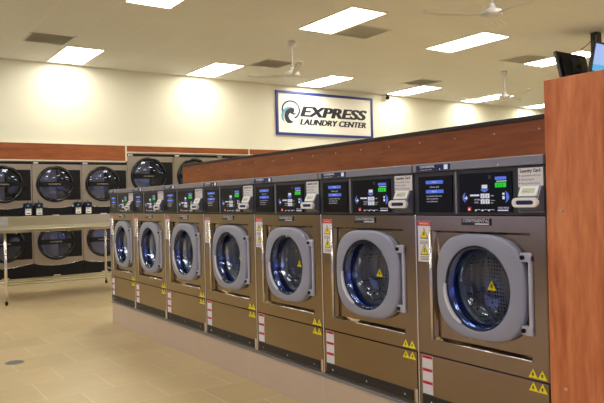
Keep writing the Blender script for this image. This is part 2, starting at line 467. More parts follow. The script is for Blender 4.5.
# ------------------------------------------------------------------ ceiling fans
def make_fan(loc, ang, label):
    t = thing('ceiling_fan', loc, label, 'ceiling fan', 'white three-blade ceiling fans on rods')
    c = MB()
    c.loops([[(r*math.cos(a), r*math.sin(a), z) for a in [2*PI*k/20 for k in range(20)]] for r, z in ((.03, 0), (.055, -.002), (.055, -.06), (.04, -.075), (.012, -.078))], fan_w, cap0=True, cap1=True)
    c.build('ceiling_canopy', t)
    r = MB(); r.tube((0, 0, -.07), (0, 0, -.41), .013, fan_w); r.build('rod', t)
    h = MB()
    h.loops([[(q*math.cos(a), q*math.sin(a), z) for a in [2*PI*k/24 for k in range(24)]] for q, z in ((.02, -.385), (.035, -.40), (.038, -.43), (.06, -.445), (.10, -.46), (.112, -.48), (.112, -.505), (.09, -.525), (.04, -.535))], fan_w, cap0=True, cap1=True)
    h.build('motor', t)
    for k in range(3):
        a = ang + k*2*PI/3
        bl = MB()
        # blade cross strips from hub to tip; cambered, tip curled up
        n = 8; top = []; bot = []
        for i in range(n+1):
            s_ = i/n; rad = .10 + .62*s_
            wd = .022 + .030*min(1, s_*2) if s_ < .999 else .036
            z0 = -.498 + .012*s_ + (.03*max(0, s_-.75)/.25)
            tw = .10*(1-s_) + .02
            row = []
            for u in (-1, -.4, .4, 1):
                row.append((rad, u*wd, z0 + u*wd*tw + .008*(1-u*u)))
            top.append(row)
        ca, sa = math.cos(a), math.sin(a)
        R_ = lambda p, dz=0: (p[0]*ca - p[1]*sa, p[0]*sa + p[1]*ca, p[2]+dz)
        Lp = [[R_(p) for p in row] + [R_(p, -.004) for p in reversed(row)] for row in top]
        bl.loops(Lp, fan_w, cap0=True, cap1=True)
        bl.build('blade', t)
    return t
make_fan((5.42, 8.04, H), math.radians(-115), 'white ceiling fan on a rod above and left of the framed sign')
make_fan((5.45, 4.40, H), math.radians(148), 'nearest white ceiling fan, cut off by the top edge')
make_fan((10.25, 8.02, H), math.radians(-105), 'farthest white ceiling fan, left of the hanging televisions')

# ------------------------------------------------------------------ sign on back wall
t = thing('wall_sign', (8.385, YB, 2.94), 'white EXPRESS LAUNDRY CENTER sign with blue frame on the back wall', 'sign')
hw, hh = 1.28, .452
b = MB(); b.box((-hw+.03, -.018, -hh+.03), (hw-.03, -.001, hh-.03), sign_m); b.build('sign_board', t)
b = MB()
fw = .052
for a, e in (((-hw, -hh), (hw, -hh+fw)), ((-hw, hh-fw), (hw, hh)), ((-hw, -hh+fw), (-hw+fw, hh-fw)), ((hw-fw, -hh+fw), (hw, hh-fw))):
    b.box((a[0], -.034, a[1]), (e[0], -.001, e[1]), signblue)
b.build('sign_frame', t)
SX, SZ = 8.385, 2.94
def put(y, xs=1.0, x0=0, z0=0):
    return lambda u, v: (x0 + u*xs, y, z0 + v)
def fit_text(mb, s, x0, x1, z0, z1, y, mt, bold, shear):
    vs, fs = text_geo(s, 1.0, bold, shear, res=4)
    ux = [p[0] for p in vs]; uy = [p[1] for p in vs]
    a, c, d, e = min(ux), max(ux), min(uy), max(uy)
    n = len(mb.v)
    mb.v += [(x0 + (p[0]-a)/(c-a)*(x1-x0), y, z0 + (p[1]-d)/(e-d)*(z1-z0)) for p in vs]
    for f in fs:
        mb.f.append(tuple(n+i for i in f)); mb.mi.append(mb._m(mt)); mb.sm.append(False)
b = MB()
for k_, dx in enumerate((-.020, -.012, -.004, .004, .012, .020)): fit_text(b, 'EXPRESS', 7.715-SX+dx, 9.485-SX+dx, 2.885-SZ, 3.105-SZ, -.0195-.0002*k_, signink, .018, .25)
for k_, dx in enumerate((-.010, -.003, .004, .010)): fit_text(b, 'LAUNDRY CENTER', 7.695-SX+dx, 9.46-SX+dx, 2.715-SZ, 2.838-SZ, -.0195-.0002*k_, signink, .015, .25)
b.build('sign_lettering', t, label='bold slanted black lettering', fix=False)
b = MB()
LX = lambda cx: 7.24 + (cx-80)*.00336 - SX
LZ = lambda cy: 3.214 - (cy-110)*.00282 - SZ
lg = lambda u, v: (LX(u), -.0197, LZ(v))
lg2 = lambda u, v: (LX(u), -.0200, LZ(v))
# thin ring, open at the lower right
ring_o = []; ring_i = []
for i in range(41):
    a = math.radians(200 - i*7.6)
    ring_o.append((148 + 68*math.cos(a), 184 - 68*math.sin(a)*1.02 - 2)); ring_i.append((148 + 57*math.cos(a), 184 - 57*math.sin(a)*1.02 - 2))
ring_o = ring_o[:36]; ring_i = ring_i[:36]
for i in range(len(ring_o)-1):
    b.face([lg(*ring_o[i]), lg(*ring_o[i+1]), lg(*ring_i[i+1]), lg(*ring_i[i])], signink)
tealp = [(160,162),(135,160),(110,168),(93,182),(82,202),(76,228),(80,252),(92,268),(104,276),(96,255),(94,232),(100,210),(113,192),(135,178),(160,172)]
b.poly(tealp, lg, teal)
wave = [(162,166),(140,170),(120,182),(106,200),(99,222),(100,245),(108,266),(122,280),(145,281),(168,268),(150,262),(136,248),(130,230),(133,215),(143,205),(152,212),(168,218),(182,214),(188,203),(176,207),(166,204),(172,192),(175,180),(170,170)]
b.poly(wave, lg2, signink)
b.build('sign_emblem', t, label='dark and teal curling wave emblem in a thin ring', fix=False)

# small camera near the ceiling
t = thing('security_camera', (10.07, YB-.10, H), 'small black security camera at the top of the wall right of the sign', 'camera')
b = MB(); b.tube((0, 0, 0), (0, 0, -.02), .05, black, 20); b.tube((0, 0, -.02), (0, 0, -.04), .012, black); b.build('camera_mount', t)
b = MB(); b.tube((0.05, .05, -.075), (-.07, -.06, -.085), .042, black, 20); b.build('camera_body', t)
b = MB(); b.tube((-.07, -.06, -.085), (-.076, -.066, -.0855), .03, gloss_black, 20); b.build('camera_lens', t)

# ------------------------------------------------------------------ stacked dryers
def make_dryer(W, HT, rad, zu, zl, loc, label, group):
    """front plane at y=0, facing -y; x from 0 to W"""
    t = thing('stacked_dryer', loc, label, 'tumble dryer', group)
    cx = W*.455; g = .003
    sx = W/.788; sz = HT/1.887
    N = 64
    b = MB(); b.box((g, .02, .0), (W-g, .85, HT-.01), dsteel); b.build('casing', t)
    top = HT-.052
    # steel front panels with round openings and bowed lower edge
    for nm, z0, z1, zc in (('upper_front_panel', 1.125*sz, top, zu), ('lower_front_panel', .185*sz, .985*sz, zl)):
        p = MB()
        per = 16
        def bow(x): u = (x/W-.455)/.45; return z0 + .045*min(1, u*u)
        rect = []
        for i in range(per): rect.append((g + (W-2*g)*i/per, bow(W*i/per)))
        for i in range(per): rect.append((W-g, bow(W) + (z1-bow(W))*i/per))
        for i in range(per): rect.append((W-g - (W-2*g)*i/per, z1))
        for i in range(per): rect.append((g, z1 - (z1-bow(0))*i/per))
        ang = [math.atan2(q[1]-zc, q[0]-cx) for q in rect]
        circ = [(cx + (rad-.01)*math.cos(a), zc + (rad-.01)*math.sin(a)) for a in ang]
        p.loops([[(q[0], .02, q[1]) for q in rect], [(q[0], 0.003, q[1]) for q in rect], [(cx+(q[0]-cx)*.996, 0, zc+(q[1]-zc)*.996) for q in rect],
                 [(q[0], 0, q[1]) for q in circ], [(q[0], .02, q[1]) for q in circ]], dsteel, smooth=False)
        po = p.build(nm, t)
        # chrome lip along the bowed edge
        l = MB()
        pts = [(W*(.04 + .92*i/16), -.004, bow(W*(.04+.92*i/16))-.004) for i in range(17)]
        l.path(pts, .004, chrome, 6)
        l.build('chrome_lip', po)
    # dark hinge panels
    for zc in (zu, zl):
        p = MB(); p.box((cx+.02, -.006, zc-.262*sz), (W-.025*sx, 0.004, zc+.235*sz), black, .002); p.build('hinge_panel', t, label='black panel beside the round door')
        # door ring (lathe about y)
        d = MB()
        prof = [(rad, 0.0), (rad, -.022), (rad-.012, -.034), (rad-.035, -.036), (rad-.05, -.026), (rad-.055, -.006)]
        d.loops([[(cx + r*math.cos(a), y, zc + r*math.sin(a)) for a in [2*PI*k/N for k in range(N)]] for r, y in prof], gloss_black, cap0=False)
        # cross bar with lettering
        hb = .040*sz; rb = rad-.05
        d.box((cx-rb, -.040, zc-hb), (cx+rb+.10*sx, -.018, zc+hb), black, .003)
        d.text('CONTINENTAL', .028, lambda u, v: (cx-.02+u, -.0412, zc-.010+v), dim_txt, align='CENTER', bold=.001)
        do = d.build('door', t, label='black round door with a horizontal bar')
        gm = MB()
        rg = rad-.053
        Ls = [[(cx + r*math.cos(a), y, zc + r*math.sin(a)) for a in [2*PI*k/N for k in range(N)]] for r, y in ((rg, -.010), (rg*.8, -.020), (rg*.5, -.027), (rg*.2, -.030))]
        gm.loops(Ls, dglass_m, cap1=True); gm.build('door_glass', do)
        dr = MB()
        Ls = [[(cx + r*math.cos(a), y, zc + r*math.sin(a)) for a in [2*PI*k/N for k in range(N)]] for r, y in ((rad-.015, .021), (rad*.98, .05), (rad*.98, .5), (.02, .52))]
        dr.loops(Ls, drum_m, cap1=True)
        for q in range(3):
            a = q*2*PI/3 + .4
            c_, s_ = math.cos(a), math.sin(a)
            P0 = lambda r, w, y: (cx + r*c_ - w*s_, y, zc + r*s_ + w*c_)
            dr.loops([[P0(rad*.97, -.03, y), P0(rad*.80, -.008, y), P0(rad*.80, .008, y), P0(rad*.97, .03, y)] for y in (.06, .49)], drum_rib, cap0=True, cap1=True, smooth=False)
        dr.build('drum', t)
    # control bands
    for z0, z1 in ((.985*sz, 1.125*sz+.04), (0.0, .185*sz+.04)):
        c = MB(); c.box((g, .006, z0), (W-g, .019, z1), black)
        c.box((g, -.002, z0+.0), (W-g, .006, z1-.045), black, .001)
        c.box((cx-.06, -.004, z0+.008), (cx+.05, -.002, z0+.024), chrome)
        c.build('control_band', t)
    # card readers at both ends of the middle band
    for x in (.085*sx, .705*sx):
        r = MB()
        r.box((x-.062, -.05, 1.00*sz), (x+.062, -.003, 1.205*sz), reader_dark, .006)
        r.tube((x, -.03, 1.203*sz), (x, -.03, 1.235*sz), .006, black)
        r.box((x-.012, -.052, 1.150*sz), (x+.014, -.0495, 1.175*sz), teal)
        ro = r.build('card_reader', t)
        q = MB()
        q.box((x-.045, -.066, 1.015*sz), (x+.045, -.0505, 1.075*sz), white, .006)
        for e in (-.034, -.010, .014, .036):
            q.box((x+e-.007, -.064, 1.075*sz), (x+e+.007, -.0505, 1.115*sz), white)
        q.box((x-.03, -.0672, 1.035*sz), (x+.03, -.0655, 1.048*sz), ink)
        q.build('reader_face', ro, label='white slotted face of the card reader')
    # top strip
    c = MB(); c.box((g, .004, top), (W-g, .019, HT-.012), black)
    c.box((g, -.004, HT-.012), (W-g, .02, HT), dsteel)
    c.box((.02, -.002, top+.006), (.10*sx, .004, HT-.016), chrome)
    c.build('top_strip', t)
    return t
DW = .7883
proto = make_dryer(DW, 1.887, .30, 1.508, .565, (2.410+DW, YB-.03, 0), 'stacked dryer, right of two seen whole, just before the taller dryers', 'stacked dryers behind the steel table')
copy_thing(proto, (2.410, YB-.03, 0), 'stacked dryer in the middle behind the steel table, between two alike')
copy_thing(proto, (2.410-DW, YB-.03, 0), 'stacked dryer cut by the left edge of the photo')
copy_thing(proto, (2.410-2*DW, YB-.03, 0), 'stacked dryer beyond the left edge of the photo')
TW = .876
p2 = make_dryer(TW, 2.046, .335, 1.64, .62, (3.985, YB-.03, 0), 'taller dryer with round black door showing above the farthest washers', 'taller dryers behind the washer row')
copy_thing(p2, (3.985+TW, YB-.03, 0), 'taller dryer half hidden behind the end of the wood partition')
copy_thing(p2, (3.985+2*TW, YB-.03, 0), 'taller dryer almost wholly hidden behind the wood partition, only its top showing')

# ------------------------------------------------------------------ steel table
TX0, TX1, TY0, TY1 = 1.36, 3.15, 8.17, 9.60
t = thing('steel_table', ((TX0+TX1)/2, (TY0+TY1)/2, 0), 'long stainless steel folding table in front of the dryers', 'table')
ox, oy = (TX0+TX1)/2, (TY0+TY1)/2
def T(x, y, z): return (x-ox, y-oy, z)
b = MB(); b.box(T(TX0, TY0, .845), T(TX1, TY1-.02, .885), table_steel, .006)
b.build('tabletop', t)
b = MB(); b.box(T(TX0, TY1-.02, .845), T(TX1, TY1, 1.015), table_steel, .004); b.build('backsplash', t)
for x, y in ((1.463, 8.23), (3.05, 8.23), (1.463, 9.53), (3.05, 9.53)):
    b = MB(); b.tube(T(x, y, .05), T(x, y, .848), .016, steel_edge, 16); lo = b.build('leg', t)
    f = MB(); f.tube(T(x, y, 0), T(x, y, .02), .010, black, 12, r1=.018); f.tube(T(x, y, .02), T(x, y, .052), .018, black, 12, r1=.014); f.build('foot', lo)
b = MB()
for y in (8.23, 8.50, 8.78): b.tube(T(1.463, y, .235), T(3.05, y, .235), .011, table_steel, 10)
for x in (1.463, 3.05): b.tube(T(x, 8.23, .235), T(x, 9.53, .235), .012, table_steel, 10)
b.build('lower_frame', t)
b = MB(); b.box((1.44, TY1-.028, .889), (1.74, TY1-.022, 1.008), mottle, .001)
tag(b.build('mottled_sheet'), 'grey mottled sheet against the left end of the steel table backsplash', 'sheet')

# ------------------------------------------------------------------ washer plinth, partition, tall cabinet
X0 = 2.0729; ZB = .2093
BY = [1.4504, 2.1244, 2.8390, 3.5425, 4.2560, 4.9675, 5.6625, 6.3108]
t = thing('washer_plinth', (X0, 3.9, 0), 'low beige tiled plinth under the row of washing machines', 'plinth')
b = MB(); b.box((0, BY[0]-3.9, 0), (.782, BY[7]-3.9+.0, ZB-.012), curb_m); b.build('tiled_base', t)
b = MB(); b.box((-.006, BY[0]-3.9, ZB-.014), (.782, BY[7]-3.9+.004, ZB), alu, .002); b.build('metal_edge', t, label='grey metal edge strip')
PXP = 2.859
t = thing('wood_partition', (PXP, 3.9, 0), 'low red-brown wood partition running behind the washing machines', 'partition')
b = MB(); b.box((.0, 1.452-3.9, 0), (.30, 6.335-3.9, 1.522), wood_h); b.build('partition_body', t)
b = MB(); b.box((-.006, 1.452-3.9, 1.522), (.306, 6.339-3.9, 1.546), cap_m, .003); b.build('partition_cap', t, label='dark cap along the top')
b = MB()
for k in range(17):
    y = 1.75 + k*.28
    for z in (1.30, 1.475): b.tube((-.004, y-3.9, z), (.002, y-3.9, z), .004, brass, 8)
b.build('screw_heads', t)
t = thing('tall_wood_cabinet', (X0, .2, 0), 'tall red-brown wood cabinet side at the right edge of the photo', 'cabinet')
b = MB(); b.box((-.002, -1.4, 0), (1.7, 1.449-.2, 1.5545), wood_v, .002); b.build('cabinet_body', t)
b = MB()
for z in (1.083, .451): b.tube((-.006, 1.386-.2, z), (0, 1.386-.2, z), .006, brass, 10)
for z in (1.083, .451): b.tube((-.006, .386-.2, z), (0, .386-.2, z), .006, brass, 10)
b.build('screw_heads', t)

# ------------------------------------------------------------------ washing machines
WW = .70
def Y_(t_): return (t_ - .5) * WW
def F(t_, z, d=0.0): return (-d, Y_(t_), z)
def make_washer(loc, label):
    t = thing('washing_machine', loc, label, 'washing machine', 'row of front-loading washing machines on the plinth')
    e = .003; y0, y1 = -WW/2+e, WW/2-e
    HT = 1.0795
    cy, cz = Y_(.48), .5615
    L_ = lambda f_: Y_(1-f_)      # fraction of the width from the picture's left
    # casing
    b = MB()
    b.box((.012, y0, 0), (.76, y0+.012, HT-.002), steel); b.box((.012, y1-.012, 0), (.76, y1, HT-.002), steel)
    b.box((.75, y0+.012, 0), (.76, y1-.012, HT-.002), steel); b.box((.012, y0+.012, HT-.012), (.75, y1-.012, HT-.002), steel)
    b.box((.012, y0+.012, 0), (.75, y1-.012, .012), steel)
    b.build('casing', t)
    # front panel with recessed field and porthole
    z0, z1 = .245, .855
    ry0, ry1, rz0, rz1 = L_(.892), L_(.145), .316, .790
    per = 16
    def rect(a, c, d, f_):
        L = []
        for i in range(per): L.append((a + (c-a)*i/per, d))
        for i in range(per): L.append((c, d + (f_-d)*i/per))
        for i in range(per): L.append((c - (c-a)*i/per, f_))
        for i in range(per): L.append((a, f_ - (f_-d)*i/per))
        return L
    def corner_ang(a, c, d, f_):
        A = [math.atan2(v-cz, u-cy) for u, v in ((a, d), (c, d), (c, f_), (a, f_))]
        A[0] += 0; res = []
        A = [x if x > -PI*.999 else x+2*PI for x in A]
        seq = [A[0]]
        for x in A[1:] + [A[0]]:
            while x < seq[-1]: x += 2*PI
            seq.append(x)
        for s_ in range(4):
            for i in range(per): res.append(seq[s_] + (seq[s_+1]-seq[s_])*i/per)
        return res
    outer = rect(y0, y1, z0, z1); outer2 = rect(y0+.004, y1-.004, z0+.002, z1-.002)
    r1 = rect(ry0, ry1, rz0, rz1); r2 = rect(ry0+.012, ry1-.012, rz0+.010, rz1-.010)
    A = corner_ang(ry0, ry1, rz0, rz1)
    circ = [(cy + .176*math.cos(a), cz + .176*math.sin(a)) for a in A]
    D = .020
    b = MB()
    b.loops([[(.012, *p) for p in outer], [(.003, *p) for p in outer], [(0, *p) for p in outer2], [(0, *p) for p in r1],
             [(D, *p) for p in r2], [(D, *p) for p in circ], [(D+.03, *p) for p in circ]], steel, smooth=False)
    b.build('front_panel', t)
    # bright bead standing in for the highlight along the recess edge
    b = MB()
    for p, q in (((ry1+.004, rz0-.003), (ry1+.004, rz1)), ((ry0, rz0-.003), (ry1+.004, rz0-.003))):
        b.tube((-.001, *p), (-.001, *q), .0085 if p[0] == q[0] else .0035, steel_edge, 10)
    b.build('recess_highlight', t, label='bright bead drawn as the highlight on the recess edge')
    # lower service panel
    b = MB()
    b.box((0, y0+.004, .016), (.012, y1-.004, .2415), steel, .002)
    b.build('service_panel', t)
    b = MB(); b.box((-.003, L_(.950), .014), (.0005, L_(.038), .064), kick, .001)
    for u in (.12, .5, .88): b.tube((-.005, Y_(u), .036), (-.002, Y_(u), .036), .0045, chrome, 8)
    b.build('kick_plate', t, label='black strip with three bolts')
    b = MB(); b.box((-.003, y0, .0), (.002, L_(.972), .075), steel_edge, .001); b.build('corner_post', t)
    b = MB(); b.box((-.003, L_(.016), .0), (.002, y1, .855), steel_edge, .001); b.build('edge_highlight', t, label='bright narrow strip painted as the edge highlight')  # pale strip painting the highlight on the rounded machine edge
    # control panel housing
    b = MB()
    b.box((0, y0, .8565), (.014, y1, 1.044), housing, .003)
    # frames round the two displays
    for a, c in ((.985, .358), (.392, .018)):
        yy0, yy1, zz0, zz1 = Y_(c), Y_(a), .860, 1.040
    b.box((-.006, L_(.378), .862), (.001, L_(.364), 1.036), alu, .002)
    b.build('control_panel', t, label='dark grey control panel')
    b = MB()
    b.box((-.010, y0, 1.044), (.03, y1, HT), alu, .003)
    for u in (.25, .70): b.tube((-.0125, Y_(1-u), 1.052), (-.0095, Y_(1-u), 1.052), .003, chrome, 8)
    b.build('top_rail', t, label='grey metal top rail')
    b = MB()
    b.box((-.0115, Y_(.665), 1.046), (-.0098, Y_(.96), 1.0725), navy, .0006)
    b.text('CONTINENTAL', .013, lambda u, v: (-.0118, Y_(.925)-u, 1.061+v), white, bold=.0005)
    b.text('commercial washer', .0095, lambda u, v: (-.0118, Y_(.925)-u, 1.050+v), white)
    b.box((-.0125, Y_(.685), 1.050), (-.0115, Y_(.715), 1.070), white_lit, .0004)
    b.build('header_sticker', t, label='navy sticker on the top rail', fix=False)
    # left display: t runs 0(right)..1(left) in local y; left of picture = larger y
    L_ = lambda f_: Y_(1-f_)      # f_ = fraction from the picture's left
    b = MB()
    b.box((-.0045, L_(.047), .867), (.0005, L_(.340), 1.024), disp_black, .0012)
    x = -.0048
    b.box((x-.0003, L_(.115), .990), (x, L_(.265), 1.005), blue_lit); b.box((x-.0003, L_(.115), .950), (x, L_(.268), .965), blue_lit)
    b.text('START', .010, lambda u, v: (x-.0006, L_(.19)-u, .9945+v), white_lit, align='CENTER')
    b.text('SELECT', .010, lambda u, v: (x-.0006, L_(.19)-u, .9545+v), white_lit, align='CENTER')
    b.text('Choose cycle', .010, lambda u, v: (x, L_(.19)-u, .974+v), white_lit, align='CENTER')
    for i, s_ in enumerate(('Load machine then close', 'door and press the', 'wash cycle button')):
        b.text(s_, .0092, lambda u, v: (x, L_(.12)-u, .935-.0115*i+v), white_lit)
    b.build('instruction_display', t, label='black display with two blue bars and white text', fix=False)
    # right display
    b = MB()
    b.box((-.0045, L_(.396), .868), (.0005, L_(.785), 1.026), disp_black, .0012)
    Z = lambda v: 1.026 - v*.158     # v from the top
    U = lambda u: L_(.396 + u*.389)
    def rc(u0, u1, v0, v1, mt, k=0): b.box((x-.0003-k, U(u0), Z(v0)), (x-k, U(u1), Z(v1)), mt)
    def arc(uc, vc, r, a0, a1, th, mt, sq=1.0):
        o_, i_ = [], []
        for k in range(13):
            a = math.radians(a0 + (a1-a0)*k/12)
            o_.append((uc + r*math.cos(a), vc + sq*r*math.sin(a)))
            th_ = th*math.sin(PI*k/12) + .004
            i_.append((uc + (r-th_)*math.cos(a), vc + sq*(r-th_)*math.sin(a)))
        for k in range(12):
            b.face([(x, U(o_[k][0]), Z(o_[k][1])), (x, U(o_[k+1][0]), Z(o_[k+1][1])), (x, U(i_[k+1][0]), Z(i_[k+1][1])), (x, U(i_[k][0]), Z(i_[k][1]))], mt)
    arc(.21, .62, .14, 125, 235, .035, blue_lit, 1.15); arc(.79, .62, .16, -55, 55, .05, blue_lit, 1.1)
    rc(.11, .17, .62, .65, white_lit); rc(.135, .15, .58, .69, white_lit)
    rc(.83, .87, .52, .57, white_lit); rc(.83, .87, .60, .68, white_lit)
    rc(.22, .40, .545, .59, white_lit)
    b.text('WATER', .009, lambda u, v: (x, U(.30)-u, Z(.70)+v), white_lit)
    b.text('LEVEL', .009, lambda u, v: (x, U(.30)-u, Z(.77)+v), white_lit)
    for u0, v0 in ((.425, .53), (.515, .53), (.425, .67), (.515, .67)):
        rc(u0, u0+.078, v0, v0+.115, white_lit)
        b.text('0', .017, lambda u, v: (x-.0007, U(u0+.039)-u, Z(v0+.10)+v), ink, align='CENTER')
    b.text('cold', .009, lambda u, v: (x, U(.615)-u, Z(.60)+v), white_lit); b.text('warm', .009, lambda u, v: (x, U(.615)-u, Z(.72)+v), white_lit)
    b.text('hot', .009, lambda u, v: (x, U(.615)-u, Z(.78)+v), white_lit)
    rc(.45, .555, .31, .40, white_lit)
    b.face([(x, U(.42), Z(.42)), (x, U(.58), Z(.42)), (x, U(.545), Z(.47)), (x, U(.50), Z(.50)), (x, U(.455), Z(.47))], blue_lit)
    rc(.70, .905, .12, .20, blue_lit); rc(.73, .91, .225, .245, white_lit)
    rc(.70, .90, .27, .385, green_lit)
    for q in (.745, .79, .835): b.box((x-.0006, U(q), Z(.29)), (x-.0003, U(q+.008), Z(.37)), black)
    b.tube((x-.002, U(.605), Z(.12)), (x, U(.605), Z(.12)), .0075, housing, 14)
    rc(.165, .235, .86, .97, red_ink); rc(.185, .215, .90, .95, white_lit, .0004)
    for u0 in (.33, .46, .585): arc(u0+.05, .97, .055, 200, 340, .01, white_lit, .8)
    for u0 in (.31, .44, .565): rc(u0, u0+.03, .93, .97, white_lit)
    b.text('VEND PRICE', .010, lambda u, v: (x, U(.84)-u, Z(.91)+v), white_lit, align='CENTER')
    rc(.74, .93, .935, .965, white_lit)
    b.build('selector_display', t, label='black selector display with green readout and blue arcs', fix=False)
    # card notice and reader
    b = MB()
    b.box((-.0025, L_(.826), .962), (.0004, L_(.985), 1.034), paper, .0004)
    nx = -.0029
    b.text('Laundry Card', .0165, lambda u, v: (nx, L_(.905)-u, 1.0175+v), ink, align='CENTER', bold=.0006)
    for i, s_ in enumerate(('Load machine & insert', 'Select program', 'Press start & remove')):
        b.text(s_, .0098, lambda u, v: (nx, L_(.845)-u, 1.002-.0145*i+v), ink)
        b.box((nx-.0002, L_(.832), 1.003-.0145*i), (nx, L_(.838), 1.007-.0145*i), ink)
    b.build('card_notice', t, label='white notice with small printed lines', fix=False)
    b = MB()
    b.box((-.006, L_(.826), .866), (.001, L_(.988), .958), reader_m, .002)
    # wedge body (side profile extruded along y)
    prof = [(-.002, .966), (-.010, .966), (-.030, .925), (-.034, .912), (-.034, .896), (-.018, .878), (-.002, .872)]
    ya, yb_ = L_(.850), L_(.985)
    b.loops([[(px, ya, pz) for px, pz in prof], [(px, yb_, pz) for px, pz in prof]], reader_m, cap0=True, cap1=True, smooth=False)
    ro = b.build('card_reader', t, label='grey card reader with white slot face')
    b = MB()
    # tilted lcd surround
    def S(f_, s_, o): # s_ 0..1 down the slope
        px = -.010 - .020*s_; pz = .966 - .041*s_; return (px - o*.8, L_(f_), pz + o*.6)
    b.loops([[S(.853, .05, o), S(.972, .05, o), S(.972, .92, o), S(.853, .92, o)] for o in (0, .003)], white, cap1=True, smooth=False)
    b.loops([[S(.872, .25, o), S(.952, .25, o), S(.952, .70, o), S(.872, .70, o)] for o in (.003, .0036)], lcd, cap1=True, smooth=False)
    b.text('READY', .011, lambda u, v: tuple(Vector(S(.875, .60, .0042)) + Vector((.0045*v/.01*.8*.0, -u, v*.8)) + Vector((v*.55, 0, 0))), ink)
    b.build('reader_lcd', ro, label='small tilted display', fix=False)
    b = MB()
    # rounded white slot bezel
    def pill(w_, h_, n=8):
        L2 = []
        for s_, a0 in ((1, -90), (-1, 90)):
            for k in range(n+1):
                a = math.radians(a0 + 180*k/n); L2.append((s_*(w_/2-h_/2) + h_/2*math.cos(a), h_/2*math.sin(a)))
        return L2
    yc = L_(.906)
    pl = pill(.116, .036)
    b.loops([[(-.030, yc-u, .905+v) for u, v in pl], [(-.042, yc-u, .905+v) for u, v in pl], [(-.045, yc-u*.96, .905+v*.9) for u, v in pl], [(-.045, yc-u*.72, .905+v*.45) for u, v in pl], [(-.038, yc-u*.68, .905+v*.42) for u, v in pl]], white, cap0=True, smooth=False)
    b.box((-.0405, yc-.038, .8975), (-.0375, yc+.038, .9125), navy)
    b.build('card_slot', ro, label='white rounded slot bezel', fix=True)
    # logo plaque
    b = MB()
    b.box((-.003, L_(.407), .8155), (.0004, L_(.630), .8445), plaque, .001)
    b.box((-.0034, L_(.410), .8435), (-.003, L_(.627), .8445), plaque_txt)
    vs, fs = text_geo('CONTINENTAL', 1, .01, .2, res=2)
    ux = [p[0] for p in vs]; uy = [p[1] for p in vs]; wd = max(ux)-min(ux); hd = max(uy)-min(uy)
    n = len(b.v); b.v += [(-.0036, L_(.417) - (p[0]-min(ux))/wd*(.203*WW), .8275 + (p[1]-min(uy))/hd*.0125) for p in vs]
    for f_ in fs: b.f.append(tuple(n+i for i in f_)); b.mi.append(b._m(plaque_txt)); b.sm.append(False)
    b.box((-.0035, L_(.51), .8185), (-.003, L_(.615), .8235), plaque_txt)
    b.build('name_plaque', t, fix=False)
    # warning labels
    def hazard(b, yc_, zb, s_, d, symbol=True):
        tri = [(-.5*s_, 0), (.5*s_, 0), (0, .92*s_)]
        b.poly(tri, lambda u, v: (-d-.0002, yc_-u, zb+v), ink)
        b.poly([(u*.80, (v-.33*s_)*.80+.33*s_) for u, v in tri], lambda u, v: (-d-.0005, yc_-u, zb+v), yellow)
        if symbol:
            b.poly([(-.05*s_, .58*s_), (.09*s_, .58*s_), (.02*s_, .36*s_), (.12*s_, .38*s_), (-.06*s_, .12*s_), (-.02*s_, .30*s_), (-.12*s_, .28*s_)], lambda u, v: (-d-.0008, yc_-u, zb+v), ink)
    b = MB()
    b.box((-.001, L_(.027), .650), (.0004, L_(.140), .830), paper, .0003)
    b.box((-.0013, L_(.027), .808), (-.001, L_(.140), .829), red_ink)
    b.text('WARNING', .013, lambda u, v: (-.0016, L_(.0835)-u, .814+v), white, align='CENTER')
    hazard(b, L_(.0835), .752, .052, .001); hazard(b, L_(.0835), .680, .052, .001)
    for i in range(3): b.box((-.0013, L_(.045), .740-.006*i), (-.001, L_(.122), .742-.006*i), ink)
    for i in range(3): b.box((-.0013, L_(.045), .671-.006*i), (-.001, L_(.122), .673-.006*i), ink)
    b.build('warning_label', t, label='white strip with two warning triangles and red heading', fix=False)
    b = MB()
    b.box((-.001, L_(.040), .068), (.0004, L_(.132), .238), paper, .0003)
    for zt in (.237, .180, .124):
        b.box((-.0013, L_(.042), zt-.013), (-.001, L_(.130), zt), red_ink)
        b.box((-.0015, L_(.066), zt-.009), (-.0013, L_(.108), zt-.005), ink)
        for i in range(4): b.box((-.0013, L_(.050), zt-.022-.007*i), (-.001, L_(.122-.01*(i % 2)), zt-.0205-.007*i), plaque_txt)
    b.build('instruction_label', t, label='white strip with three red headings', fix=False)
    for u in (.893, .952):
        for zb in (.2530, .2035):
            b = MB(); 
            tri = [(-.0205, 0), (.0205, 0), (0, .034)]
            b.prism(tri, lambda a, c: (-.0012, L_(u)-a, zb+c), lambda a, c: (.0002, L_(u)-a, zb+c), yellow)
            b.poly([(-.003, .020), (.003, .020), (.001, .012), (.006, .012), (-.004, .004), (-.001, .010), (-.006, .010)], lambda a, c: (-.0015, L_(u)-a, zb+c), ink)
            b.build('hazard_sticker', t, label='small yellow triangular sticker', fix=False)
    # door
    dy, dz = L_(.527), .566
    ha, hb = .232, .214; N = 72
    AN = [2*PI*k/N for k in range(N)]
    def sup(a_, b_, n_, cy_=dy, cz_=dz):
        o_ = []
        for a in AN:
            c_, s_ = math.cos(a), math.sin(a)
            k_ = (abs(c_/a_)**n_ + abs(s_/b_)**n_) ** (-1/n_)
            o_.append((cy_ + k_*c_, cz_ + k_*s_))
        return o_
    def cir(r_): return [(dcy + r_*math.cos(a), cz + r_*math.sin(a)) for a in AN]
    dcy = cy
    b = MB()
    b.loops([[(D-.001, *p) for p in sup(ha, hb, 3.0)], [(-.002, *p) for p in sup(ha, hb, 3.0)], [(-.008, *p) for p in sup(ha-.003, hb-.003, 3.0)],
             [(-.0115, *p) for p in sup(ha-.012, hb-.012, 3.0)], [(-.0125, *p) for p in cir(.178)], [(-.0115, *p) for p in cir(.1725)]], doorgrey)
